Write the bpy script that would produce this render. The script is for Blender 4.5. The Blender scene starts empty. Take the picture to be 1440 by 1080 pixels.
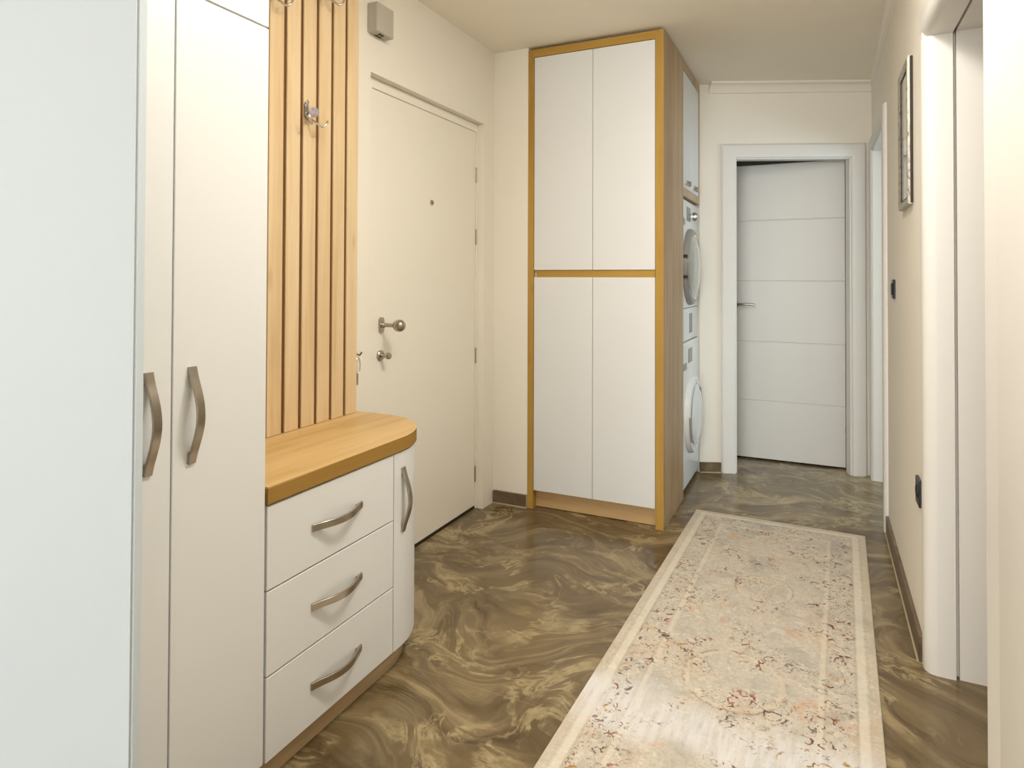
import bpy, bmesh, math, random
from mathutils import Vector, Matrix
random.seed(4)
S = bpy.context.scene
C = S.collection
PI = math.pi

# ------------------------------------------------------------------ materials
def srgb(r, g, b):
    f = lambda c: (c/255/12.92) if c/255 <= .04045 else ((c/255+.055)/1.055)**2.4
    return (f(r), f(g), f(b), 1)

class NT:
    def __init__(s, name):
        s.m = bpy.data.materials.new(name); s.m.use_nodes = True
        s.t = s.m.node_tree; s.t.nodes.clear()
        s.out = s.t.nodes.new('ShaderNodeOutputMaterial')
        s.b = s.t.nodes.new('ShaderNodeBsdfPrincipled')
        s.t.links.new(s.b.outputs[0], s.out.inputs[0])
    def n(s, typ, **kw):
        n = s.t.nodes.new(typ)
        for k, v in kw.items():
            if k.startswith('_'): setattr(n, k[1:], v)
            else: s.set(n, k, v)
        return n
    def set(s, n, k, v):
        k = {'A': 0, 'B': 1, 'Cc': 2}.get(k, k)
        if isinstance(k, str):
            k2 = k.replace('_', ' ')
            sock = n.inputs[k2] if k2 in n.inputs else n.inputs[k]
        else: sock = n.inputs[k]
        if isinstance(v, bpy.types.NodeSocket): s.t.links.new(v, sock)
        else: sock.default_value = v
    def math(s, op, a, b=0.0, c=None, clamp=False):
        n = s.t.nodes.new('ShaderNodeMath'); n.operation = op; n.use_clamp = clamp
        s.set(n, 0, a); s.set(n, 1, b)
        if c is not None: s.set(n, 2, c)
        return n.outputs[0]
    def noise(s, vec, scale, detail=3, rough=.5, dist=0.0, out=0):
        n = s.n('ShaderNodeTexNoise', Vector=vec, Scale=scale, Detail=detail, Roughness=rough, Distortion=dist)
        return n.outputs[out]
    def ramp(s, fac, stops, interp='LINEAR'):
        n = s.t.nodes.new('ShaderNodeValToRGB'); cr = n.color_ramp; cr.interpolation = interp
        while len(cr.elements) < len(stops): cr.elements.new(.5)
        for e, (p, c) in zip(cr.elements, stops):
            e.position = p; e.color = c if len(c) == 4 else (*c, 1)
        s.t.links.new(fac, n.inputs[0]); return n.outputs[0]
    def mix(s, fac, a, b, blend='MIX'):
        n = s.t.nodes.new('ShaderNodeMix'); n.data_type = 'RGBA'; n.blend_type = blend
        for i, v in ((0, fac), (6, a), (7, b)):
            if isinstance(v, bpy.types.NodeSocket): s.t.links.new(v, n.inputs[i])
            else: n.inputs[i].default_value = v
        return n.outputs[2]
    def step(s, x, lo, hi):
        n = s.t.nodes.new('ShaderNodeMapRange'); n.interpolation_type = 'SMOOTHSTEP'
        s.set(n, 0, x); n.inputs[1].default_value = lo; n.inputs[2].default_value = hi
        return n.outputs[0]
    def coord(s, which='Object', scale=(1, 1, 1)):
        c = s.t.nodes.new('ShaderNodeTexCoord')
        m = s.n('ShaderNodeMapping'); m.inputs['Scale'].default_value = scale
        s.t.links.new(c.outputs[which], m.inputs['Vector']); return m.outputs[0]
    def bump(s, h, strength=.1, dist=.002):
        n = s.n('ShaderNodeBump', Height=h, Strength=strength, Distance=dist)
        s.t.links.new(n.outputs[0], s.b.inputs['Normal'])

def plain(name, col, rough=.5, metal=0.0, spec=.5, coat=0.0, vary=.03, bump=0.0, scale=6):
    t = NT(name); c = t.coord()
    n = t.noise(c, scale, 4)
    a = tuple(x*(1-vary) for x in col[:3])+(1,); b = tuple(min(1, x*(1+vary)) for x in col[:3])+(1,)
    t.set(t.b, 'Base Color', t.ramp(n, [(.3, a), (.7, b)]))
    t.set(t.b, 'Roughness', rough); t.set(t.b, 'Metallic', metal); t.set(t.b, 'Specular IOR Level', spec)
    t.set(t.b, 'Coat Weight', coat)
    if bump: t.bump(t.noise(c, 180, 3), bump, .001)
    return t.m

M = {}
M['wall'] = plain('wall_paint', srgb(239, 233, 220), .75, bump=.15, vary=.012, scale=2)
M['ceiling'] = plain('ceiling_paint', srgb(246, 239, 223), .85, bump=.1, vary=.012, scale=2)
M['lacquer'] = plain('white_lacquer', srgb(236, 233, 228), .32, vary=.006)
M['front'] = plain('white_front', srgb(225, 226, 225), .4, vary=.006)
M['casing'] = plain('white_casing', srgb(229, 226, 220), .5, vary=.006)
M['doorwhite'] = plain('white_door_skin', srgb(222, 220, 214), .42, vary=.006)
M['entrance'] = plain('entrance_door_skin', srgb(240, 234, 220), .4, vary=.006)
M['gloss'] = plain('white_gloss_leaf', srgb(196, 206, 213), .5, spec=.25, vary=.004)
M['grout'] = plain('grout', srgb(188, 172, 140), .8)
M['steel'] = plain('brushed_nickel', srgb(176, 166, 152), .28, metal=1, vary=.05, scale=40)
M['chrome'] = plain('chrome', srgb(215, 215, 218), .1, metal=1, vary=.01)
M['dark'] = plain('dark_gap', srgb(38, 33, 28), .6)
M['black'] = plain('black_plastic', srgb(30, 26, 36), .35)
M['grey'] = plain('grey_plastic', srgb(150, 148, 142), .4)
M['intercom'] = plain('intercom_plastic', srgb(186, 180, 166), .5)
M['appliance'] = plain('appliance_white', srgb(226, 229, 228), .25, vary=.004)
M['bead'] = plain('crystal_bead', srgb(205, 200, 215), .08, metal=.6, vary=.05, scale=60)
M['panelgrey'] = plain('display_grey', srgb(128, 126, 118), .25)
M['backing'] = plain('dark_backing', srgb(112, 72, 34), .7)

def glassy():
    t = NT('appliance_glass'); t.set(t.b, 'Base Color', srgb(172, 172, 164)); t.set(t.b, 'Roughness', .12)
    t.set(t.b, 'Coat Weight', .6); return t.m
M['glass'] = glassy()

def wood(name, axis, light, mid, dark, rough=.42, spec=.5):
    t = NT(name)
    sc = [14, 14, 14]; sc['xyz'.index(axis)] = .9
    fine = [120, 120, 120]; fine['xyz'.index(axis)] = 3.5
    c = t.coord(scale=tuple(sc)); f = t.coord(scale=tuple(fine))
    big = t.noise(c, 1.0, 5, .55, .8)
    col = t.ramp(big, [(.25, dark), (.45, mid), (.62, light), (.8, mid)])
    g = t.noise(f, 1.0, 3, .6)
    col = t.mix(t.math('MULTIPLY', t.step(g, .52, .72), .22), col, dark)
    c0 = t.coord(scale=(5, 5, 5)); mott = t.noise(c0, 1, 3)
    col = t.mix(t.math('MULTIPLY', t.step(mott, .45, .75), .4), col, light)
    # a few darker knots
    kc = [7, 7, 7]; kc['xyz'.index(axis)] = 2.2
    k = t.n('ShaderNodeTexVoronoi', Vector=t.coord(scale=tuple(kc)), Scale=1.0)
    col = t.mix(t.math('MULTIPLY', t.math('SUBTRACT', 1, t.step(k.outputs[0], .03, .12)), .55), col, dark)
    t.set(t.b, 'Base Color', col); t.set(t.b, 'Roughness', rough); t.set(t.b, 'Specular IOR Level', spec)
    t.bump(g, .12, .0006)
    return t.m
oak = dict(light=srgb(225, 200, 160), mid=srgb(216, 188, 145), dark=srgb(194, 161, 114))
M['slat'] = wood('oak_slat', 'z', **oak)
M['worktop'] = wood('oak_worktop', 'y', srgb(216, 183, 128), srgb(206, 171, 112), srgb(180, 142, 84))
M['edge_y'] = wood('oak_edge_banding', 'y', srgb(158, 122, 62), srgb(150, 114, 54), srgb(140, 104, 46), .7, .15)
M['oak_z'] = wood('oak_panel_vertical', 'z', srgb(184, 147, 72), srgb(176, 138, 64), srgb(164, 124, 54), .6, .25)
M['oak_x'] = wood('oak_panel_horizontal', 'x', srgb(184, 147, 72), srgb(176, 138, 64), srgb(164, 124, 54), .6, .25)
M['oak_side'] = wood('oak_side_panel', 'z', srgb(196, 172, 138), srgb(181, 153, 116), srgb(158, 128, 92))
M['plinth_x'] = wood('oak_kick_board', 'x', srgb(206, 172, 122), srgb(194, 160, 110), srgb(172, 136, 88))
M['plinth'] = wood('oak_plinth', 'y', srgb(196, 172, 138), srgb(181, 153, 116), srgb(158, 128, 92))

def floor_mat():
    t = NT('swirled_brown_marble'); c = t.coord()
    def warp(p, sc, amp, det=2.0):
        w = t.n('ShaderNodeTexNoise', Vector=p, Scale=sc, Detail=det, Roughness=.5)
        v = t.n('ShaderNodeVectorMath', _operation='SUBTRACT'); t.set(v, 0, w.outputs[1]); v.inputs[1].default_value = (.5, .5, .5)
        v2 = t.n('ShaderNodeVectorMath', _operation='SCALE'); t.set(v2, 0, v.outputs[0]); v2.inputs['Scale'].default_value = amp
        v3 = t.n('ShaderNodeVectorMath', _operation='ADD'); t.set(v3, 0, p); t.set(v3, 1, v2.outputs[0]); return v3.outputs[0]
    def stretch(p, sc):
        m = t.n('ShaderNodeVectorMath', _operation='MULTIPLY'); t.set(m, 0, p); m.inputs[1].default_value = sc; return m.outputs[0]
    p = warp(warp(c, 1.1, 1.5), 3.2, .30, 3.0)
    q = stretch(p, (1.0, 3.0, 1.0))
    n = t.noise(q, 2.7, 9, .58, .8)
    base = t.ramp(n, [(.30, srgb(82, 66, 44)), (.42, srgb(104, 87, 60)), (.50, srgb(115, 98, 70)), (.58, srgb(134, 116, 84)), (.66, srgb(160, 141, 106))])
    # broad pale clouds and greyer clouds
    cl = t.step(t.noise(warp(c, 2.0, .5), 1.7, 3), .5, .68)
    base = t.mix(t.math('MULTIPLY', cl, .3), base, srgb(150, 128, 88))
    cg = t.step(t.noise(stretch(c, (1.3, 1.1, 1)), 2.9, 3), .55, .7)
    base = t.mix(t.math('MULTIPLY', cg, .35), base, srgb(104, 92, 72))
    # ragged cream wisps
    n2 = t.noise(warp(p, 2.2, .7), 4.0, 10, .62, .5)
    r = t.math('ABSOLUTE', t.math('SUBTRACT', n2, .5))
    wisp = t.math('SUBTRACT', 1, t.step(r, .004, .05))
    mask = t.step(t.noise(c, 3.4, 4, .55), .47, .57)
    frag = t.step(t.noise(c, 26, 5, .65), .3, .62)
    base = t.mix(t.math('MULTIPLY', t.math('MULTIPLY', wisp, mask), t.math('ADD', .22, t.math('MULTIPLY', frag, .5))), base, srgb(188, 170, 128))
    # thin parallel flow lines
    fl = t.math('FRACT', t.math('MULTIPLY', t.noise(q, 1.3, 4, .5, .4), 14.0))
    fl = t.math('MULTIPLY', t.step(fl, .55, .8), t.math('SUBTRACT', 1, t.step(fl, .82, .98)))
    fm = t.step(t.noise(c, 3.1, 3), .44, .62)
    base = t.mix(t.math('MULTIPLY', t.math('MULTIPLY', fl, fm), .30), base, srgb(168, 148, 110))
    gr = t.noise(c, 60, 4, .7)
    base = t.mix(t.math('MULTIPLY', t.step(gr, .5, .75), .18), base, srgb(80, 64, 42))
    # pale grout lines of the large tiles
    sx = t.n('ShaderNodeSeparateXYZ', Vector=c)
    def line(o, off, per, w=.001):
        f = t.math('FRACT', t.math('DIVIDE', t.math('SUBTRACT', o, off), per))
        d = t.math('MULTIPLY', t.math('MINIMUM', f, t.math('SUBTRACT', 1, f)), per)
        return t.math('LESS_THAN', d, w)
    g = line(sx.outputs[1], 1.765, 1.2)
    base = t.mix(t.math('MULTIPLY', g, .45), base, srgb(170, 152, 118))
    t.set(t.b, 'Base Color', base)
    t.set(t.b, 'Roughness', t.math('ADD', .15, t.math('MULTIPLY', n, .12))); t.set(t.b, 'Specular IOR Level', .36)
    return t.m
M['floor'] = floor_mat()

def tile_mat():
    t = NT('brown_marble_skirting'); c = t.coord()
    n = t.noise(c, 6, 6, .6, 1.2)
    t.set(t.b, 'Base Color', t.ramp(n, [(.3, srgb(84, 68, 50)), (.55, srgb(116, 99, 76)), (.7, srgb(150, 132, 102))]))
    t.set(t.b, 'Roughness', .35); return t.m
M['tile'] = tile_mat()

def rug_mat():
    t = NT('faded_rug_pattern'); c = t.coord()
    sx = t.n('ShaderNodeSeparateXYZ', Vector=c); X, Y = sx.outputs[0], sx.outputs[1]
    ax = t.math('ABSOLUTE', X); ay = t.math('ABSOLUTE', Y)
    ed = t.math('MINIMUM', t.math('SUBTRACT', .4, ax), t.math('SUBTRACT', 1.5, ay))
    big = t.noise(c, 6, 5, .6, .5)
    col = t.ramp(big, [(.3, srgb(180, 174, 164)), (.43, srgb(204, 196, 182)), (.55, srgb(214, 204, 187)), (.7, srgb(206, 188, 170))])
    fn = t.noise(c, 32, 5, .65, 1.0)
    col = t.mix(t.math('MULTIPLY', t.step(fn, .5, .68), .55), col, srgb(236, 228, 212))
    col = t.mix(t.math('MULTIPLY', t.step(t.noise(c, 60, 5, .7, 1.6), .47, .60), .5), col, srgb(182, 170, 150))
    col = t.mix(t.math('MULTIPLY', t.step(t.noise(c, 24, 4, .6, 1.4), .55, .68), .5), col, srgb(176, 164, 142))
    col = t.mix(t.math('MULTIPLY', t.step(t.noise(c, 8, 4, .6, .8), .57, .7), .45), col, srgb(214, 164, 118))
    col = t.mix(t.math('MULTIPLY', t.step(t.noise(c, 5.5, 4, .7, .4), .58, .68), .6), col, srgb(172, 166, 152))
    # border stripes
    def band(a, b, s=.004):
        return t.math('MULTIPLY', t.step(ed, a-s, a+s), t.math('SUBTRACT', 1, t.step(ed, b-s, b+s)))
    for a, b, cc, k in ((.034, .058, srgb(238, 230, 212), .5), (.148, .164, srgb(232, 222, 202), .45), (.0, .016, srgb(206, 188, 160), .45), (.022, .030, srgb(200, 182, 156), .35), (.06, .066, srgb(186, 168, 142), .45), (.142, .147, srgb(190, 170, 142), .4)):
        col = t.mix(t.math('MULTIPLY', band(a, b), k), col, cc)
    # oval medallions broken by wear
    wear = t.noise(c, 26, 4, .7)
    for cx, cy, ra, rb in ((0.0, .03, .155, .165), (0.02, .70, .11, .12), (0, -.66, .12, .12)):
        dx = t.math('DIVIDE', t.math('SUBTRACT', X, cx), ra); dy = t.math('DIVIDE', t.math('SUBTRACT', Y, cy), rb)
        d = t.math('SQRT', t.math('ADD', t.math('MULTIPLY', dx, dx), t.math('MULTIPLY', dy, dy)))
        d = t.math('ADD', d, t.math('MULTIPLY', t.math('SUBTRACT', wear, .5), .34))
        ring = t.math('SUBTRACT', 1, t.step(t.math('ABSOLUTE', t.math('SUBTRACT', d, 1)), .01, .035))
        col = t.mix(t.math('MULTIPLY', t.math('MULTIPLY', ring, t.step(wear, .45, .56)), .6), col, srgb(150, 112, 84))
        r2 = t.math('SUBTRACT', 1, t.step(t.math('ABSOLUTE', t.math('SUBTRACT', d, .9)), .02, .06))
        col = t.mix(t.math('MULTIPLY', r2, .35), col, srgb(236, 216, 184))
    # pale silvery streaked band across the rug
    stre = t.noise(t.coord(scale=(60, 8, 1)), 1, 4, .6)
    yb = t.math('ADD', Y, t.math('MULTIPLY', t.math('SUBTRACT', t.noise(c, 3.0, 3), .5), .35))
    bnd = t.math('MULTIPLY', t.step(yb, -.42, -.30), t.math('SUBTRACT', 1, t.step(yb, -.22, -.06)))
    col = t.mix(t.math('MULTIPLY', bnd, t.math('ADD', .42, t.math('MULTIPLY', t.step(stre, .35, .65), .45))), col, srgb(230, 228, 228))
    # curled flower strokes
    wv = t.n('ShaderNodeTexNoise', Vector=c, Scale=30.0, Detail=2.0)
    a = t.n('ShaderNodeVectorMath', _operation='SCALE'); t.set(a, 0, wv.outputs[1]); a.inputs['Scale'].default_value = .05
    b = t.n('ShaderNodeVectorMath', _operation='ADD'); t.set(b, 0, c); t.set(b, 1, a.outputs[0])
    for sc, rr, ww, dens, k in ((15, .27, .075, .55, 1.0), (23, .3, .09, .56, .9), (36, .28, .11, .54, .6)):
        vo = t.n('ShaderNodeTexVoronoi', Vector=b.outputs[0], Scale=float(sc)); vo.voronoi_dimensions = '2D'
        ring = t.math('SUBTRACT', 1, t.step(t.math('ABSOLUTE', t.math('SUBTRACT', vo.outputs[0], rr)), ww*.4, ww))
        cut = t.step(t.noise(c, sc*1.6, 3, .6), dens-.02, dens+.03)
        clump = t.step(t.math('ADD', t.noise(c, 5, 2), t.math('MULTIPLY', band(.065, .142), .16)), .46, .56)
        sep = t.n('ShaderNodeSeparateColor', Color=vo.outputs[1])
        cc = t.ramp(sep.outputs[0], [(.0, srgb(96, 72, 60)), (.35, srgb(122, 62, 46)), (.55, srgb(156, 60, 50)), (.62, srgb(110, 96, 84)), (.8, srgb(176, 134, 70))], 'CONSTANT')
        f = t.math('MULTIPLY', t.math('MULTIPLY', t.math('MULTIPLY', ring, cut), clump), t.math('MULTIPLY', t.step(ed, .055, .07), k))
        col = t.mix(f, col, cc)
    t.set(t.b, 'Base Color', col); t.set(t.b, 'Roughness', .9); t.set(t.b, 'Specular IOR Level', .15)
    t.set(t.b, 'Sheen Weight', .2)
    pile = t.noise(t.coord(scale=(420, 420, 60)), 1, 3, .7)
    t.bump(t.math('ADD', t.math('MULTIPLY', pile, .6), fn), .5, .002)
    return t.m
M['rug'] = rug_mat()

def picframe_mat():
    t = NT('distressed_silver_frame'); c = t.coord()
    n = t.noise(t.coord(scale=(60, 60, 22)), 1, 6, .7, 1.5)
    t.set(t.b, 'Base Color', t.ramp(n, [(.38, srgb(112, 104, 90)), (.48, srgb(176, 169, 152)), (.7, srgb(196, 190, 174))]))
    t.set(t.b, 'Roughness', .4); t.set(t.b, 'Metallic', .3); t.bump(n, .4, .002); return t.m
M['picframe'] = picframe_mat()
def art_mat():
    t = NT('pale_print'); c = t.coord()
    n = t.noise(c, 5, 4, .5, .8)
    t.set(t.b, 'Base Color', t.ramp(n, [(.3, srgb(206, 198, 182)), (.5, srgb(190, 182, 176)), (.7, srgb(172, 160, 170))]))
    t.set(t.b, 'Roughness', .08); t.set(t.b, 'Coat Weight', 1.0); t.set(t.b, 'Coat Roughness', .03); return t.m
M['art'] = art_mat()

# ------------------------------------------------------------------ mesh helpers
def bx(bm, x0, x1, y0, y1, z0, z1, bev=0.0, seg=1):
    vs = [bm.verts.new((x, y, z)) for z in (z0, z1) for y in (y0, y1) for x in (x0, x1)]
    q = [(0, 2, 3, 1), (4, 5, 7, 6), (0, 1, 5, 4), (2, 6, 7, 3), (0, 4, 6, 2), (1, 3, 7, 5)]
    fs = [bm.faces.new([vs[i] for i in f]) for f in q]
    if bev:
        es = list({e for f in fs for e in f.edges})
        bmesh.ops.bevel(bm, geom=es, offset=bev, segments=seg, affect='EDGES', profile=.5)
def prism(bm, pts, z0, z1):
    lo = [bm.verts.new((x, y, z0)) for x, y in pts]; hi = [bm.verts.new((x, y, z1)) for x, y in pts]
    bm.faces.new(lo[::-1]); bm.faces.new(hi)
    for i in range(len(pts)):
        j = (i+1) % len(pts); bm.faces.new((lo[i], lo[j], hi[j], hi[i]))
def sweep(bm, path, prof, up=None, closed=False):
    """prof: list of (a,b) offsets along per-point frame vectors; path: list of (P, A, B)"""
    rings = [[bm.verts.new(P + A*a + B*b) for a, b in prof] for P, A, B in path]
    n = len(prof)
    for r0, r1 in zip(rings, rings[1:] + ([rings[0]] if closed else [])):
        for i in range(n):
            j = (i+1) % n; bm.faces.new((r0[i], r0[j], r1[j], r1[i]))
    if not closed:
        bm.faces.new(rings[0][::-1]); bm.faces.new(rings[-1])
def tube(bm, pts, rad, n=10):
    pts = [Vector(p) for p in pts]; rads = rad if isinstance(rad, (list, tuple)) else [rad]*len(pts)
    rings = []; prev = None
    for i, p in enumerate(pts):
        d = (pts[min(i+1, len(pts)-1)] - pts[max(i-1, 0)]).normalized()
        a = prev - d*prev.dot(d) if prev is not None else d.orthogonal()
        a = a.normalized(); prev = a; b = d.cross(a)
        rings.append([bm.verts.new(p + (a*math.cos(2*PI*k/n) + b*math.sin(2*PI*k/n))*rads[i]) for k in range(n)])
    for r0, r1 in zip(rings, rings[1:]):
        for i in range(n):
            j = (i+1) % n; bm.faces.new((r0[i], r0[j], r1[j], r1[i]))
    bm.faces.new(rings[0][::-1]); bm.faces.new(rings[-1])
def lathe(bm, prof, M4, n=32):
    """prof: (r, h) pairs; axis = local z of M4"""
    rings = []
    for r, h in prof:
        if r < 1e-6: rings.append([bm.verts.new(M4 @ Vector((0, 0, h)))])
        else: rings.append([bm.verts.new(M4 @ Vector((r*math.cos(2*PI*k/n), r*math.sin(2*PI*k/n), h))) for k in range(n)])
    for r0, r1 in zip(rings, rings[1:]):
        for i in range(n):
            j = (i+1) % n
            a = [r0[i % len(r0)], r0[j % len(r0)]] if len(r0) > 1 else [r0[0]]
            b = [r1[j], r1[i]] if len(r1) > 1 else [r1[0]]
            if len(a)+len(b) >= 3: bm.faces.new(a+b)
    for rg, rev in ((rings[0], True), (rings[-1], False)):
        if len(rg) > 1: bm.faces.new(rg[::-1] if rev else rg)
def world_of(o):
    v = Vector((0, 0, 0))
    while o: v += o.location; o = o.parent
    return v
def obj(name, bm, mat, parent=None, smooth=False, at=None, rot=0.0):
    """mesh built in world coordinates, stored relative to its parent / origin"""
    bmesh.ops.recalc_face_normals(bm, faces=bm.faces[:])
    org = Vector(at) if at is not None else (world_of(parent) if parent else Vector((0, 0, 0)))
    if not parent or at is not None: bmesh.ops.translate(bm, verts=bm.verts[:], vec=-org)
    else: bmesh.ops.translate(bm, verts=bm.verts[:], vec=-org)
    me = bpy.data.meshes.new(name); bm.to_mesh(me); bm.free()
    me.materials.append(mat)
    o = bpy.data.objects.new(name, me); C.objects.link(o)
    if parent: o.parent = parent; o.location = (org - world_of(parent))
    else: o.location = org
    if smooth:
        for p in me.polygons: p.use_smooth = True
        try: me.set_sharp_from_angle(angle=math.radians(38))
        except Exception: pass
    return o
def new(): return bmesh.new()
def thing(name, loc, label, cat, group=None):
    o = bpy.data.objects.new(name, None); C.objects.link(o); o.location = loc
    o.empty_display_size = .1; tag(o, label, cat, group); return o
def tag(o, label, cat, group=None):
    o['label'] = label; o['category'] = cat
    if group: o['group'] = group
    return o
def struct(o, label=None):
    o['kind'] = 'structure'
    if label: o['label'] = label
    return o
def box(name, mat, parent, *d, bev=.0015, seg=2, **k):
    bm = new(); bx(bm, *d, bev=bev, seg=seg); return obj(name, bm, mat, parent, **k)

# ------------------------------------------------------------------ key dimensions
H = 2.515
XL, XR = -1.655, .30           # corridor walls
CX, CY = -.705, 3.25           # near corner of the tall cabinet
u = Vector((.928, .3725, 0)).normalized(); nrm = Vector((u.y, -u.x, 0))   # slanting end wall
A = Vector((-.71, 4.342, 0))
def ew(s, d, z=0): return A + u*s + nrm*d + Vector((0, 0, z))

# ------------------------------------------------------------------ shell
bm = new(); bx(bm, -3.1, 2.7, -4.6, 6.3, -.05, 0); struct(obj('floor', bm, M['floor']), 'glossy brown marble floor with cream swirls')
bm = new(); bx(bm, -3.1, 2.7, -4.6, 6.3, H, H+.05); struct(obj('ceiling', bm, M['ceiling']), 'plain cream ceiling')
bm = new()
bx(bm, XL-.2, XL, -.9, 2.14, 0, H); bx(bm, XL-.2, XL, 3.13, 3.255, 0, H)
bx(bm, XL-.2, XL, 2.14, 3.13, 2.09, H); bx(bm, XL-.2, -1.745, 2.14, 3.13, 0, 2.09)
struct(obj('wall_left', bm, M['wall']), 'cream wall around the entrance door')
bm = new(); bx(bm, -1.855, -1.447, 3.255, 6.2, 0, H); struct(obj('wall_pier', bm, M['wall']), 'narrow cream wall left of the tall cabinet')
bm = new(); bx(bm, -1.447, -.712, 4.345, 4.50, 0, H); struct(obj('wall_niche', bm, M['wall']))
bm = new()                      # slanting end wall with the door opening s .23-.955
for s0, s1, z0, z1 in ((0, .225, 0, H), (.992, 1.10, 0, H), (.225, .992, 2.062, H)):
    prism(bm, [tuple(ew(s0, 0).xy), tuple(ew(s1, 0).xy), tuple(ew(s1, -.12).xy), tuple(ew(s0, -.12).xy)], z0, z1)
struct(obj('wall_end', bm, M['wall']), 'cream end wall around the ajar door')
TH = .17
bm = new()
for y0, y1, z0, z1 in ((-.6, 1.575, 0, H), (1.575, 2.470, 2.055, H), (2.470, 3.755, 0, H), (3.755, 4.645, 2.07, H), (4.645, 4.78, 0, H)):
    bx(bm, XR, XR+TH, y0, y1, z0, z1)
struct(obj('wall_right', bm, M['wall']), 'cream right wall with the hanging picture')
bm = new(); bx(bm, -3.1, 2.7, -4.7, -4.6, 0, H); struct(obj('wall_rear', bm, M['wall']))
bm = new(); bx(bm, -3.1, -3.0, -4.6, -.9, 0, H); bx(bm, -3.0, XL-.2, -1.0, -.9, 0, H); struct(obj('wall_living_room', bm, M['wall']))
bm = new(); bx(bm, XR+TH, 2.6, -.6, -.5, 0, H); struct(obj('wall_near_room', bm, M['wall']))
bm = new(); bx(bm, 2.6, 2.7, -4.6, 6.3, 0, H); struct(obj('wall_side_rooms', bm, M['wall']))
bm = new(); bx(bm, XR+TH, 2.6, 3.1, 3.2, 0, H); struct(obj('wall_divider', bm, M['wall']))
bm = new(); bx(bm, XR+TH, 2.6, 4.75, 4.85, 0, H); struct(obj('wall_side_room_end', bm, M['wall']))
bm = new(); bx(bm, -1.447, 2.6, 6.2, 6.3, 0, H); struct(obj('wall_far', bm, M['wall']))

# casings -----------------------------------------------------------
def dprof(w, d, n=7):
    """bull-nosed casing section: across width 0..w, standing d proud"""
    pts = [(0, 0)]
    r = d*.9
    for i in range(n+1):
        a = PI - (PI/2)*i/n; pts.append((r+r*math.cos(a), d-r + r*math.sin(a)))
    for i in range(n+1):
        a = PI/2 - (PI/2)*i/n; pts.append((w-r+r*math.cos(a), d-r+r*math.sin(a)))
    pts.append((w, 0)); return pts
def casing(bm, P0, along, normal, w, d, open_w, head, side):
    """three-sided casing with mitred corners; P0 = opening corner on wall face at floor"""
    prof = [(w - a, b) for a, b in dprof(w, d)]   # a measured outwards from the opening
    Z = Vector((0, 0, 1))
    L = [(P0, -along, normal), (P0+Z*head, (-along+Z), normal), (P0+along*open_w+Z*head, (along+Z), normal), (P0+along*open_w, along, normal)]
    sweep(bm, L, prof)
# end door casing
bm = new(); casing(bm, ew(.23, 0), u, nrm, .094, .022, .725, 2.03, 1)
# stepped inner bead and jamb lining
for s0, s1, dd in ((.218, .236, -.125), (.947, .992, -.055)):
    prism(bm, [tuple(ew(s0, .004).xy), tuple(ew(s1, .004).xy), tuple(ew(s1, dd).xy), tuple(ew(s0, dd).xy)], 0, 2.03)
prism(bm, [tuple(ew(.218, .004).xy), tuple(ew(.967, .004).xy), tuple(ew(.967, -.060).xy), tuple(ew(.218, -.060).xy)], 2.024, 2.064)
struct(obj('trim_1', bm, M['casing'], smooth=True), 'rounded white casing of the end door')
# side opening at the far end of the right wall
bm = new(); X = Vector((1, 0, 0)); Yv = Vector((0, 1, 0))
casing(bm, Vector((XR, 3.775, 0)), Yv, -X, .075, .02, .85, 2.055, 1)
bx(bm, XR-.003, XR+TH+.003, 3.757, 3.778, 0, 2.055); bx(bm, XR-.003, XR+TH+.003, 4.622, 4.643, 0, 2.055); bx(bm, XR-.003, XR+TH+.003, 3.757, 4.643, 2.05, 2.068)
bx(bm, XR+.075, XR+.10, 4.608, 4.626, 0, 2.05)
struct(obj('trim_2', bm, M['casing'], smooth=True), 'white casing of the opening in the far right corner')
# near opening on the right: thick bull-nosed lining
def round_lining(bm, y_edge, sgn, z1, wide=.075):
    # plan section: wall contact, big rounded nose, flat reveal
    pts = [(XR+.012, y_edge+sgn*wide), (XR-.003, y_edge+sgn*wide)]
    cx, cy, r = XR+.035, y_edge+sgn*.038, .038
    for i in range(11):
        a = -PI/2*i/10
        pts.append((cx - r*math.cos(a), cy + sgn*r*math.sin(a)))
    pts += [(XR+.080, y_edge), (XR+.080, y_edge+sgn*wide)]
    prism(bm, pts if sgn > 0 else pts[::-1], 0, z1)
bm = new()
round_lining(bm, 2.443, 1, 2.03, .065); round_lining(bm, 1.615, -1, 2.03, .165)
# head nose
pts = [(XR+.012, 2.12), (XR-.003, 2.12)]
for i in range(11):
    a = -PI/2*i/10; pts.append((XR+.035-.038*math.cos(a), 2.03+.038+.038*math.sin(a)))
pts += [(XR+.080, 2.03), (XR+.080, 2.12)]
ra = [bm.verts.new((x, 1.45, z)) for x, z in pts]; rb = [bm.verts.new((x, 2.508, z)) for x, z in pts]
bm.faces.new(ra[::-1]); bm.faces.new(rb)
for i in range(len(pts)):
    j = (i+1) % len(pts); bm.faces.new((ra[i], ra[j], rb[j], rb[i]))
# rebated inner lining, a shadow gap behind the nose
bx(bm, XR+.090, XR+TH+.01, 2.450, 2.478, 0, 2.05); bx(bm, XR+.090, XR+TH+.01, 1.57, 1.608, 0, 2.05)
bx(bm, XR+.090, XR+TH+.01, 1.57, 2.47, 2.036, 2.06)
bx(bm, XR-.012, XR+.01, 1.0, 1.441, 0, 2.14, bev=.006, seg=3)
struct(obj('trim_3', bm, M['casing'], smooth=True), 'rounded white casing of the near right opening')

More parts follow.
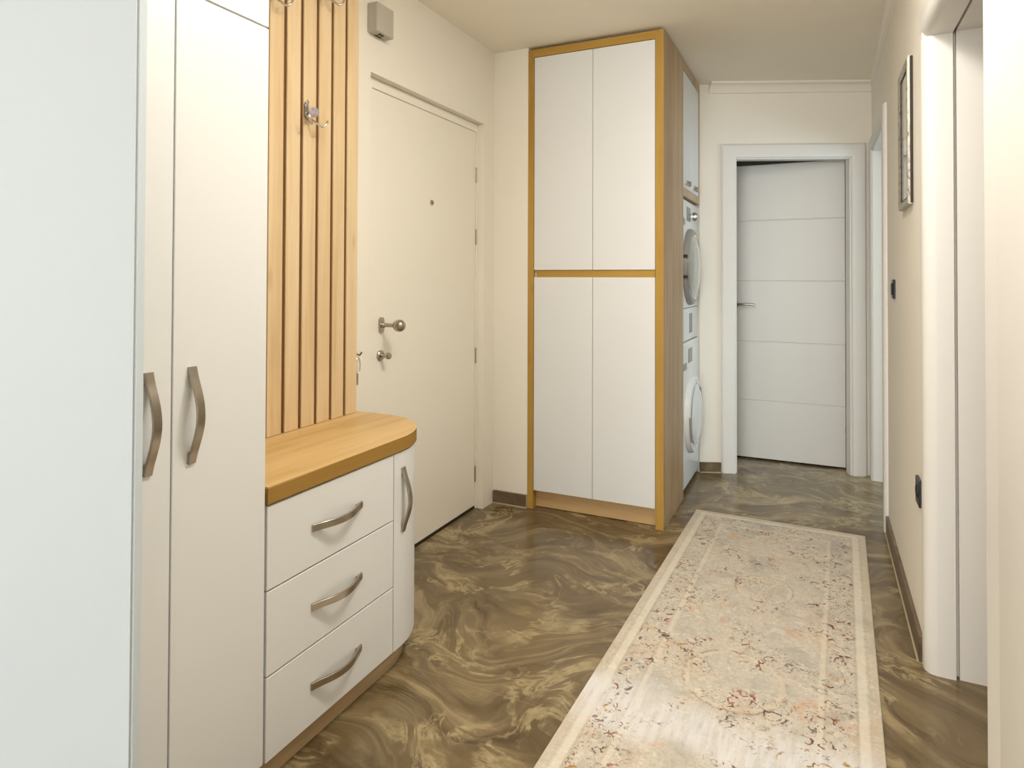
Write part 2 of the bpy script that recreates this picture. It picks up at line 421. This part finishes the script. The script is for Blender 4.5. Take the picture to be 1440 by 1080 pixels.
# crown moulding -----------------------------------------------------
bm = new()
cp = [(0, 0), (.075, 0), (.072, -.012), (.05, -.018), (.03, -.03), (.018, -.05), (.012, -.06), (.0, -.062)]
Z = Vector((0, 0, 1))
e0 = ew(.06, 0, H)
k = (XR - A.x)/u.x; corner = A + u*k + Z*H
path = [(e0, nrm, Z), (corner, (nrm*1.0 + Vector((-1, 0, 0))*.55), Z), (Vector((XR, -.6, H)), Vector((-1, 0, 0)), Z)]
sweep(bm, path, cp)
struct(obj('trim_4', bm, M['wall'], smooth=True), 'slim crown moulding under the ceiling')

# skirting ----------------------------------------------------------
def base(name, d, label):
    bm = new(); bx(bm, *d, bev=.0015); o = obj(name, bm, M['tile']); struct(o, label); return o
base('baseboard_left', (XL+.005, -1.4465, 3.242, 3.256, 0, .07), 'brown marble skirting left of the tall cabinet')
base('baseboard_right', (XR-.013, XR+.001, 2.509, 3.70, 0, .085), 'brown marble skirting under the picture')
bm = new(); prism(bm, [tuple(ew(.0, .012).xy), tuple(ew(.133, .012).xy), tuple(ew(.133, -.001).xy), tuple(ew(.0, -.001).xy)], 0, .065)
struct(obj('baseboard_end', bm, M['tile']), 'brown marble skirting beside the washing machine')
bm = new()
bx(bm, XL+.004, -1.447, 3.237, 3.244, 0, .006); bx(bm, XR-.018, XR-.012, 2.509, 3.70, 0, .004)
bx(bm, -1.4465, -1.4445, 3.240, 3.252, 0, .07)
prism(bm, [tuple(ew(.0, .017).xy), tuple(ew(.133, .017).xy), tuple(ew(.133, .011).xy), tuple(ew(.0, .011).xy)], 0, .005)
struct(obj('trim_5', bm, M['grout']), 'pale grout line under the skirting')

# ------------------------------------------------------------------ doors
# entrance door
d1 = bpy.data.objects.new('door_1', None); C.objects.link(d1); d1.location = (-1.70, 2.66, 0); struct(d1, 'plain cream entrance door in a shallow recess')
bm = new(); bx(bm, -1.744, -1.70, 2.203, 3.118, .016, 2.0458, bev=.001); obj('door_leaf', bm, M['entrance'], d1)
bm = new()
bx(bm, -1.744, -1.693, 2.141, 2.2015, 0, 2.089, bev=.002); bx(bm, -1.744, -1.693, 3.120, 3.129, 0, 2.089, bev=.002)
bx(bm, -1.744, -1.693, 2.199, 3.120, 2.0465, 2.089, bev=.002); bx(bm, -1.7445, -1.712, 2.19, 3.125, 2.03, 2.089); bx(bm, -1.7445, -1.712, 2.19, 2.2035, .016, 2.089); bx(bm, -1.7445, -1.712, 3.1175, 3.125, .016, 2.089)
obj('door_frame', bm, M['entrance'], d1)
for zc in (1.811, 1.473, .829, .187):
    bm = new(); tube(bm, [(-1.697, 3.121, zc-.042), (-1.697, 3.121, zc+.042)], .0045, 10); obj('hinge', bm, M['steel'], d1, True)
RX = Matrix.Rotation(PI/2, 4, 'Y')   # local z -> +x
def at(p): return Matrix.Translation(p)
bm = new(); lathe(bm, [(0, 0), (.013, 0), (.013, .004), (.008, .006), (.007, .003), (0, .003)], at((-1.70, 2.675, 1.614)) @ RX, 20); obj('peephole', bm, M['steel'], d1, True)
# door knob: long rosette, stem and ball
hd = new()
pr = []
for i in range(24):
    a = 2*PI*i/24; pr.append((.013*math.cos(a), .013*math.sin(a) + (.017 if math.sin(a) >= 0 else -.017)))
def slab_yz(bm, x0, x1, yc, zc, prof):
    a = [bm.verts.new((x0, yc+p, zc+q)) for p, q in prof]; b = [bm.verts.new((x1, yc+p, zc+q)) for p, q in prof]
    bm.faces.new(a[::-1]); bm.faces.new(b)
    for i in range(len(prof)):
        j = (i+1) % len(prof); bm.faces.new((a[i], a[j], b[j], b[i]))
slab_yz(hd, -1.70, -1.690, 2.275, 1.048, [(p*1.15, q*1.1) for p, q in pr])
knob = obj('door_knob', hd, M['steel'], d1, True)
bm = new(); lathe(bm, [(.011, 0), (.011, .012), (.0085, .014), (.0085, .065), (.012, .069)], at((-1.69, 2.275, 1.048)) @ RX, 20); obj('stem', bm, M['steel'], knob, True)
bm = new(); lathe(bm, [(.0, .06), (.012, .062), (.021, .070), (.0255, .082), (.026, .09), (.0235, .1), (.016, .109), (.006, .113), (0, .1135)], at((-1.69, 2.275, 1.048)) @ RX, 28); obj('ball', bm, M['steel'], knob, True)
bm = new(); lathe(bm, [(.0, 0), (.023, 0), (.023, .007), (.02, .01), (.011, .011), (.011, .014), (0, .014)], at((-1.70, 2.272, .918)) @ RX, 28); lk = obj('lock_rosette', bm, M['steel'], d1, True)
bm = new(); lathe(bm, [(.0075, .013), (.0075, .034), (.0125, .036), (.014, .042), (.014, .05), (.011, .054), (0, .055)], at((-1.70, 2.272, .918)) @ RX, 20); obj('thumb_turn', bm, M['steel'], lk, True)
bm = new(); bx(bm, -1.74, -1.70, 2.2, 3.12, .0, .014); obj('threshold', bm, M['dark'], d1)

# end door, ajar
d2 = bpy.data.objects.new('door_2', None); C.objects.link(d2); d2.location = (-.2, 4.815, 0); struct(d2, 'white interior door standing ajar at the corridor end')
bm = new()
zs = [.012, .407, .819, 1.091-.002, 1.656, 2.055]
xs0, xs1 = -.575, .147
prevz = .012
# leaf with shallow V grooves: front face profile swept along x
prof = [(4.855, .012), (4.815, .012)]
for zg in (.407, .815, 1.236, 1.656):
    prof += [(4.815, zg-.005), (4.8185, zg), (4.815, zg+.005)]
prof += [(4.815, 2.041), (4.855, 2.041)]
ra = [bm.verts.new((xs0, y, z)) for y, z in prof]; rb = [bm.verts.new((xs1, y, z)) for y, z in prof]
bm.faces.new(ra[::-1]); bm.faces.new(rb)
for i in range(len(prof)):
    j = (i+1) % len(prof); bm.faces.new((ra[i], ra[j], rb[j], rb[i]))
obj('door_leaf', bm, M['doorwhite'], d2)
bm = new()
tube(bm, [(-.545, 4.815, 1.07), (-.545, 4.775, 1.07), (-.536, 4.765, 1.071), (-.51, 4.76, 1.073), (-.45, 4.76, 1.074), (-.41, 4.762, 1.069)], [.009, .009, .009, .009, .008, .008], 12)
lv = obj('door_handle', bm, M['steel'], d2, True)
bm = new(); lathe(bm, [(0, 0), (.026, 0), (.026, .006), (.022, .009), (0, .009)], at((-.545, 4.815, 1.07)) @ Matrix.Rotation(PI/2, 4, 'X'), 24); obj('rosette', bm, M['steel'], lv, True)
for zc in (.3, 1.75):
    bm = new(); tube(bm, [(.155, 4.812, zc-.05), (.155, 4.812, zc+.05)], .006, 10); obj('hinge', bm, M['dark'], d2, True)
# leaf standing open in the near left foreground
bm = new()
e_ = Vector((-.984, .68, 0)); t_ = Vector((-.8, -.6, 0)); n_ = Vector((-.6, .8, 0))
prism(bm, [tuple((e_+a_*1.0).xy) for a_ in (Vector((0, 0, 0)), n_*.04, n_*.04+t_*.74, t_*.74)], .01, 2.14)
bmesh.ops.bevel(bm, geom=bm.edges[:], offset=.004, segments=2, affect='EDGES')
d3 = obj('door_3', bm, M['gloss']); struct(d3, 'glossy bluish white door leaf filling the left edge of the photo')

# ------------------------------------------------------------------ bow handle
def bow(parent, c, axis, out, L=.205, w=.019, rise=.022, mat='steel', name='handle'):
    """flat strip, ends lie on the front, middle bows outwards"""
    c, axis, out = Vector(c), Vector(axis).normalized(), Vector(out).normalized()
    side = axis.cross(out).normalized(); bm = new(); path = []; n = 30
    for i in range(n+1):
        t = i/n; s = abs(2*t-1)              # 1 at ends
        def off(s):
            if s > .80: return .006 + .006*(1-s)/.2
            q = 1 - s/.80
            return .012 + rise*(math.sin(PI/2*min(1, q))**1.1)
        e = 1e-3
        o = off(s); do = (off(max(0, s-e)) - off(min(1, s+e)))/(2*e) * (1 if t < .5 else -1) * 2/L
        tan = (axis + out*do).normalized(); nn = (out - axis*do).normalized()
        path.append((c + axis*(L*(t-.5)) + out*(o-.004), side, nn))
    h = .0032; prof = [(-w/2, -h+.001), (-w/2+.001, -h), (w/2-.001, -h), (w/2, -h+.001), (w/2, h-.001), (w/2-.001, h), (-w/2+.001, h), (-w/2, h-.001)]
    sweep(bm, path, prof)
    for sg in (-1, 1):                         # feet reaching the front
        p = c + axis*(sg*L*.43)
        a, b, d = p - axis*.01 - side*(w*.35), p + axis*.01 + side*(w*.35) + out*.006, 0
        bx(bm, min(a.x, b.x), max(a.x, b.x), min(a.y, b.y), max(a.y, b.y), min(a.z, b.z), max(a.z, b.z))
    return obj(name, bm, M[mat], parent, True)

# ------------------------------------------------------------------ wardrobe
FX = -1.210
wd = thing('wardrobe', (-1.43, .935, 0), 'tall white wardrobe with two bowed nickel handles beside the bluish leaf', 'wardrobe')
bm = new(); bx(bm, XL+.002, FX-.020, .690, 1.170, .08, 2.50, bev=.001); obj('body', bm, M['front'], wd)
bm = new(); bx(bm, XL+.002, FX-.035, .692, 1.168, 0, .08); obj('plinth', bm, M['plinth'], wd)
for y0, y1, hy in ((.690, .9145, .862), (.918, 1.169, .962)):
    bm = new(); bx(bm, FX-.019, FX, y0, y1, .082, 1.853, bev=.0012); d = obj('door', bm, M['front'], wd)
    bow(d, (FX, hy, .957), (0, 0, 1), (1, 0, 0))
    bm = new(); bx(bm, FX-.019, FX, y0, y1, 1.857, 2.498, bev=.0012); obj('upper_door', bm, M['front'], wd)

# ------------------------------------------------------------------ drawer cabinet with curved end
CC = (-1.47, 1.73)
def curved(bm, r, z0, z1, xin=XL+.002, y0=1.1735):
    pts = [(xin, y0), (CC[0]+r, y0), (CC[0]+r, CC[1])]
    for i in range(1, 25):
        a = PI/2*i/24; pts.append((CC[0]+r*math.cos(a), CC[1]+r*math.sin(a)))
    pts.append((xin, CC[1]+r)); prism(bm, pts, z0, z1)
dc = thing('drawer_cabinet', (-1.43, 1.5, 0), 'white three-drawer cabinet with a curved end door under the oak top', 'cabinet')
bm = new(); curved(bm, .240, .078, .699); obj('body', bm, M['front'], dc)
bm = new(); curved(bm, .222, 0, .078); obj('plinth', bm, M['plinth'], dc, True)
for z0, z1 in ((.492, .694), (.285, .488), (.079, .281)):
    bm = new(); bx(bm, -1.2295, FX+.001, 1.1755, 1.6905, z0, z1, bev=.0012); d = obj('drawer', bm, M['front'], dc)
    bow(d, (FX+.001, 1.430, (z0+z1)/2-.002), (0, 1, 0), (1, 0, 0))
bm = new(); ro, ri = .2605, .2405
pts = [(CC[0]+ri, 1.694), (CC[0]+ro, 1.694), (CC[0]+ro, CC[1])]
arc = [PI/2*i/28 for i in range(1, 29)]
pts += [(CC[0]+ro*math.cos(a), CC[1]+ro*math.sin(a)) for a in arc]
inner = [(CC[0]+ri*math.cos(a), CC[1]+ri*math.sin(a)) for a in reversed(arc)] + [(CC[0]+ri, CC[1])]
prism(bm, pts+inner, .079, .694); cd = obj('curved_door', bm, M['front'], dc, True)
bow(cd, (FX, 1.741, .542), (0, 0, 1), (1, 0, 0))
# oak top
wt = new(); r = .266
pts = [(XL+.002, 1.1725), (CC[0]+r, 1.1725), (CC[0]+r, CC[1])]
pts += [(CC[0]+r*math.cos(a), CC[1]+r*math.sin(a)) for a in [PI/2*i/36 for i in range(1, 37)]] + [(XL+.002, CC[1]+r)]
prism(wt, pts, .700, .742)
bmesh.ops.bevel(wt, geom=[e for e in wt.edges if abs(e.verts[0].co.z-e.verts[1].co.z) < 1e-5], offset=.002, segments=2, affect='EDGES')
o = obj('worktop', wt, M['worktop'], None, True, at=(-1.43, 1.5, .700))
o.data.materials.append(M['edge_y'])
for p in o.data.polygons:
    if abs(p.normal.z) < .3: p.material_index = 1
tag(o, 'light oak top with a rounded end lying on the drawer cabinet', 'worktop')

# ------------------------------------------------------------------ slatted coat panel
SX = -1.58
cp_ = thing('slat_panel', (-1.62, 1.57, .7425), 'light oak vertical slat panel on the wall above the oak top', 'wall panel')
bm = new(); bx(bm, XL+.001, SX-.008, 1.1735, 1.958, .7428, 2.44, bev=.001); obj('backing', bm, M['backing'], cp_)
edges = []
pitch = .0757; e = 1.970
while e > 1.2: edges.append(e); e -= pitch
for e in edges:
    y0 = max(1.174, e-pitch+.0145)
    bm = new(); bx(bm, SX-.008, SX, y0, e, .7428, 2.44, bev=.0015); obj('slat', bm, M['slat'], cp_, at=(-1.6, (y0+e)/2 + 3*random.random(), random.random()*5)) if False else obj('slat', bm, M['slat'], cp_)

# coat hooks
def coat_hook(y, z, label):
    t = thing('coat_hook', (SX, y, z), label, 'hook', 'coat hooks on the slat panel')
    bm = new()
    slab_yz(bm, SX, SX+.004, y, z+.018, [(p*.75, q*1.05) for p, q in pr]); obj('plate', bm, M['chrome'], t, True)
    bm = new(); tube(bm, [(SX+.003, y, z+.03), (SX+.012, y, z+.046), (SX+.008, y, z+.052), (SX+.003, y, z+.040)], .0035, 8)
    obj('top_loop', bm, M['chrome'], t, True)
    bm = new(); tube(bm, [(SX+.003, y, z+.008), (SX+.03, y, z+.008)], .004, 10); b = obj('peg', bm, M['chrome'], t, True)
    bm = new(); lathe(bm, [(0, .022), (.010, .024), (.0185, .03), (.0185, .039), (.013, .047), (0, .046)], at((SX, y, z+.008)) @ RX, 8); obj('crystal_bead', bm, M['bead'], b)
    for sg in (-1, 1):
        pts = []
        for i in range(15):
            a = i/14
            pts.append((SX+.006 + .048*math.sin(a*PI*.62)+.004*a, y + sg*(.006+.040*a**1.2), z-.004 - .040*math.sin(min(1, a*1.25)*PI*.5) + .030*max(0, a-.55)/.45))
        bm = new(); tube(bm, pts, [.0038]*13+[.0042, .003], 10); obj('prong', bm, M['chrome'], t, True)
coat_hook(1.692, 1.800, 'lowest chrome double coat hook with a faceted bead on the slats')
coat_hook(1.525, 2.152, 'chrome coat hook at the top photo edge, left of the two')
coat_hook(1.772, 2.248, 'chrome coat hook at the top photo edge, right of the two')

# keys beside the slat panel
kh = thing('key_holder', (XL, 2.055, .95), 'small metal key hook with a ring peeking out behind the slat panel', 'key hook')
bm = new(); bx(bm, XL, XL+.006, 1.99, 2.058, .942, .962, bev=.002); tube(bm, [(XL+.004, 2.05, .95), (XL+.022, 2.053, .946), (XL+.03, 2.057, .958)], .004, 8); obj('hook', bm, M['steel'], kh, True)
bm = new(); tube(bm, [(XL+.02, 2.045+.014*math.sin(2*PI*i/16), .905+.033*math.cos(2*PI*i/16)) for i in range(17)], .0018, 6); obj('ring', bm, M['steel'], kh, True)
bm = new(); bx(bm, XL+.018, XL+.021, 2.034, 2.048, .83, .872, bev=.001); obj('key', bm, M['steel'], kh)

# intercom box
ib = thing('intercom_box', (XL, 2.17, 2.245), 'small grey-beige plastic box high on the wall above the entrance door', 'wall box')
bm = new(); bx(bm, XL, -1.605, 2.115, 2.228, 2.243, 2.362, bev=.003); obj('housing', bm, M['intercom'], ib)
bm = new(); bx(bm, -1.628, -1.616, 2.150, 2.158, 2.2405, 2.244); bx(bm, -1.628, -1.616, 2.166, 2.176, 2.2405, 2.244); bx(bm, -1.645, -1.640, 2.15, 2.19, 2.2405, 2.244)
obj('connector', bm, M['dark'], ib)

# ------------------------------------------------------------------ tall storage cabinet
tc = thing('storage_cabinet', (-1.075, 3.5, 0), 'tall four-door white cabinet with an oak frame reaching the ceiling', 'cabinet')
x0, x1 = -1.444, CX
bm = new(); bx(bm, x1-.041, x1, CY, 3.765, 0, 2.50, bev=.001); obj('side_panel', bm, M['oak_side'], tc)
bm = new(); bx(bm, x1-.041, x1-.0005, CY-.0015, CY+.0005, .001, 2.4995); obj('side_edge', bm, M['oak_z'], tc)
bm = new(); bx(bm, x0, x0+.033, CY, 3.765, 0, 2.50, bev=.001); obj('side_panel', bm, M['oak_z'], tc)
bm = new(); bx(bm, x0+.033, x1-.041, CY, 3.765, 2.457, 2.50, bev=.001); obj('top_panel', bm, M['oak_x'], tc)
bm = new(); bx(bm, x0+.033, x1-.041, CY+.045, CY+.06, 0.004, .099); obj('plinth', bm, M['plinth_x'], tc)
bm = new(); bx(bm, x0+.033, x1-.041, CY+.024, 3.76, .099, 2.457); obj('body', bm, M['front'], tc)
bm = new(); bx(bm, x0+.046, x1-.046, CY+.012, CY+.026, 1.240, 1.312); obj('grip_rail', bm, M['oak_x'], tc)
xa, xm, xb = x0+.0355, -1.0755, x1-.0435
for a, b in ((xa, xm-.0012), (xm+.0012, xb)):
    bm = new(); bx(bm, a, b, CY+.002, CY+.022, .1015, 1.2555, bev=.001); obj('lower_door', bm, M['front'], tc)
    bm = new(); bx(bm, a, b, CY+.002, CY+.022, 1.2945, 2.4545, bev=.001); obj('upper_door', bm, M['front'], tc)

# ------------------------------------------------------------------ wall cabinet above the dryer (faces the corridor)
wc = thing('wall_cabinet', (-1.0, 4.05, 1.73), 'oak-framed white two-door cupboard above the dryer', 'cabinet')
WX = -.708
bm = new(); bx(bm, -1.30, WX-.024, 3.80, 4.30, 1.775, 2.455); obj('body', bm, M['front'], wc)
bm = new()
bx(bm, -1.30, WX, 3.7665, 4.335, 1.730, 1.775, bev=.001); bx(bm, -1.30, WX, 3.7665, 4.335, 2.455, 2.50, bev=.001)
bx(bm, -1.30, WX, 4.302, 4.335, 1.775, 2.455, bev=.001); bx(bm, -1.30, WX, 3.7665, 3.780, 1.775, 2.455, bev=.001)
obj('frame', bm, M['oak_side'], wc)
for a, b in ((3.782, 4.0395), (4.0425, 4.300)):
    bm = new(); bx(bm, WX-.022, WX-.002, a, b, 1.778, 2.452, bev=.001); d = obj('door', bm, M['front'], wc)
    bow(d, (WX-.002, (a+b)/2+.01, 1.812), (0, 1, 0), (1, 0, 0), L=.13, w=.02, rise=.012)

# ------------------------------------------------------------------ appliances
def appliance(name, z0, z1, label, cat, washer):
    t = thing(name, (-1.03, 4.045, z0), label, cat)
    y0, y1, xf = 3.772, 4.338, (-.712 if washer else -.722)
    bm = new(); bx(bm, -1.33, xf, y0, y1, z0+(.028 if washer else .0), z1, bev=.012, seg=4); obj('body', bm, M['appliance'], t, True)
    if washer:
        bm = new(); bx(bm, -1.30, xf-.02, y0+.02, y1-.02, z0, z0+.03); obj('foot', bm, M['dark'], t)
    yc = 4.055; zc = z0 + (.43 if washer else .445); R = .232
    X_ = at((xf, yc, zc)) @ RX
    bm = new(); lathe(bm, [(R-.045, 0), (R, 0), (R, .012), (R-.01, .028), (R-.03, .034), (R-.05, .03), (R-.052, .004)], X_, 48)
    ring = obj('door_ring', bm, M['appliance'] if washer else M['grey'], t, True)
    bm = new(); lathe(bm, [(R-.054, .024), (R-.050, .031), (R-.043, .036), (R-.036, .034), (R-.034, .028)], X_, 48); obj('chrome_trim', bm, M['chrome'], ring, True)
    bm = new(); lathe(bm, [(R-.05, .0), (R-.052, .03), (R-.08, .042), (R-.13, .05), (.0, .054)], X_, 48); obj('door_glass', bm, M['glass'] if not washer else M['appliance'], ring, True)
    bm = new()                                   # grip on the near side of the ring
    for i in range(13):
        pass
    pts = [(xf+.034, yc - (R-.012)*math.cos(a), zc + (R-.012)*math.sin(a)) for a in [(-.62+.1*i) for i in range(8)]]
    tube(bm, pts, .008, 8); obj('grip', bm, M['grey'], ring, True)
    bm = new(); bx(bm, xf, xf+.003, 3.96, 4.075, z1-.125, z1-.04, bev=.001); obj('display', bm, M['panelgrey'], t)
    bm = new(); bx(bm, xf, xf+.0025, 3.80, 3.90, z1-.155, z1-.115, bev=.001); obj('maker_plate', bm, M['grey'], t)
    if not washer:
        bm = new(); lathe(bm, [(0, 0), (.028, 0), (.028, .016), (.024, .03), (.02, .032), (0, .032)], at((xf, 4.17, z1-.085)) @ RX, 28); obj('dial', bm, M['chrome'], t, True)
        bm = new(); bx(bm, xf, xf+.002, y0+.01, y1-.01, z0+.197, z0+.200); obj('seam', bm, M['dark'], t)
        bm = new(); bx(bm, xf, xf+.002, 4.02, 4.14, z0+.04, z0+.165); g = obj('vent_grille', bm, M['appliance'], t)
        bm = new()
        for i in range(14): bx(bm, xf+.002, xf+.0035, 4.03, 4.13, z0+.046+i*.0085, z0+.050+i*.0085)
        obj('vent_slot', bm, M['dark'], g)
        for zz in (zc-.06, zc+.06):
            bm = new(); bx(bm, xf, xf+.03, yc-R-.006, yc-R+.016, zz-.008, zz+.008, bev=.002); obj('door_catch', bm, M['black'], t)
    return t
appliance('washing_machine', 0.0, .872, 'white front-loading washing machine on the floor under the dryer', 'washing machine', True)
appliance('tumble_dryer', .876, 1.722, 'white tumble dryer stacked on top of the washing machine', 'dryer', False)

# ------------------------------------------------------------------ picture, switches
pf = thing('framed_picture', (XR, 2.85, 1.52), 'framed picture with a distressed silver frame on the right wall', 'picture')
bm = new(); y0, y1, z0, z1 = 2.70, 3.0, 1.52, 2.053
prof = [(0, 0), (.0, .010), (.003, .017), (.012, .019), (.022, .016), (.030, .010), (.030, 0)]
mid = [(y0, z0, 1, 1), (y1, z0, -1, 1), (y1, z1, -1, -1), (y0, z1, 1, -1)]
sweep(bm, [(Vector((XR-.0005, a, b)), Vector((0, da, db)), Vector((-1, 0, 0))) for a, b, da, db in mid], prof, closed=True)
obj('frame', bm, M['picframe'], pf, True)
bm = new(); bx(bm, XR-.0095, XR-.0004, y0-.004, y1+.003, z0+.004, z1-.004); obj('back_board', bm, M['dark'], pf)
bm = new(); bx(bm, XR-.010, XR-.001, y0+.028, y1-.028, z0+.028, z1-.028); obj('print', bm, M['art'], pf)
bm = new()
for a, b, c_, d_ in ((y0+.028, y1-.028, z0+.028, z0+.032), (y0+.028, y1-.028, z1-.032, z1-.028), (y0+.028, y0+.032, z0+.028, z1-.028), (y1-.032, y1-.028, z0+.028, z1-.028)):
    bx(bm, XR-.0125, XR-.009, a, b, c_, d_)
obj('inner_edge', bm, M['dark'], pf)

sw = thing('light_switch', (XR, 3.37, 1.16), 'dark rocker light switch on the right wall below the picture', 'switch')
bm = new(); bx(bm, XR-.009, XR-.0003, 3.328, 3.41, 1.163, 1.249, bev=.003); obj('plate', bm, M['black'], sw)
bm = new(); bx(bm, XR-.014, XR-.009, 3.345, 3.393, 1.18, 1.232, bev=.002); obj('rocker', bm, M['black'], sw)
so = thing('power_socket', (XR, 2.55, .5), 'dark wall socket low on the right wall above the skirting', 'socket')
bm = new(); bx(bm, XR-.010, XR-.0003, 2.515, 2.60, .498, .586, bev=.003, seg=3); obj('plate', bm, M['black'], so)
bm = new(); lathe(bm, [(0, .0), (.016, .0), (.02, .003), (.022, .003), (.022, 0)], at((XR-.010, 2.557, .542)) @ Matrix.Rotation(-PI/2, 4, 'Y'), 24); obj('outlet', bm, M['black'], so, True)

# ------------------------------------------------------------------ rug
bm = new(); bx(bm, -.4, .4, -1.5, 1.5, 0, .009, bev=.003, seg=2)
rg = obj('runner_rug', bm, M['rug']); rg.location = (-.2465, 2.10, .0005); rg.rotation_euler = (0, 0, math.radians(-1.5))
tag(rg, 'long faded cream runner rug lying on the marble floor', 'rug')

# ------------------------------------------------------------------ light
def area(name, loc, rot, sx, sy, power, col):
    l = bpy.data.lights.new(name, 'AREA'); l.shape = 'RECTANGLE'; l.size = sx; l.size_y = sy; l.energy = power; l.color = col
    o = bpy.data.objects.new(name, l); C.objects.link(o); o.location = loc; o.rotation_euler = rot; return o
def point(name, loc, power, col, r=.06):
    l = bpy.data.lights.new(name, 'POINT'); l.energy = power; l.color = col; l.shadow_soft_size = r
    o = bpy.data.objects.new(name, l); C.objects.link(o); o.location = loc; return o
point('ceiling_lamp', (-.42, 1.24, 2.38), 12.5, (1, .955, .88), .09)
dl = area('ceiling_panel_light', (-.25, 1.65, 2.49), (0, 0, 0), .4, .4, 25, (1, .955, .88)); dl.data.shape = 'DISK'
area('rear_fill_light', (-.6, -4.5, 1.4), (PI/2, 0, 0), 2.6, 2.0, 200, (.95, .97, 1))  # added cool fill behind the camera; the rear wall has no window
area('side_room_window', (2.5, 4.0, 1.5), (0, PI/2, 0), 1.4, 1.2, 35, (.64, .82, 1))
area('near_room_fill', (2.5, 1.6, 1.5), (0, PI/2, 0), 1.4, 1.2, 9, (1, .96, .9))  # added weak fill inside the unseen near room, no actual window there
w = bpy.data.worlds.new('world'); S.world = w; w.use_nodes = True
w.node_tree.nodes['Background'].inputs[0].default_value = (.5, .55, .6, 1); w.node_tree.nodes['Background'].inputs[1].default_value = .2

# ------------------------------------------------------------------ camera
yaw, pitch, roll = [math.radians(v) for v in (25.3627, .7768, .1895)]
fwd = Vector((-math.sin(yaw)*math.cos(pitch), math.cos(yaw)*math.cos(pitch), math.sin(pitch)))
right = Vector((math.cos(yaw), math.sin(yaw), 0)); up = right.cross(fwd)
r_ = right*math.cos(roll) + up*math.sin(roll); u_ = -right*math.sin(roll) + up*math.cos(roll)
cam = bpy.data.cameras.new('camera'); cam.sensor_width = 36; cam.lens = 914.89/1440*36; cam.shift_y = -161.37/1440; cam.clip_start = .02
co = bpy.data.objects.new('camera', cam); C.objects.link(co)
m = Matrix((r_, u_, -fwd)).transposed().to_4x4(); m.translation = Vector((0, 0, 1.25)); co.matrix_world = m
S.camera = co
S.view_settings.view_transform = 'Standard'; S.view_settings.look = 'None'; S.view_settings.gamma = 1
S.view_settings.use_curve_mapping = False; S.view_settings.exposure = -0.11
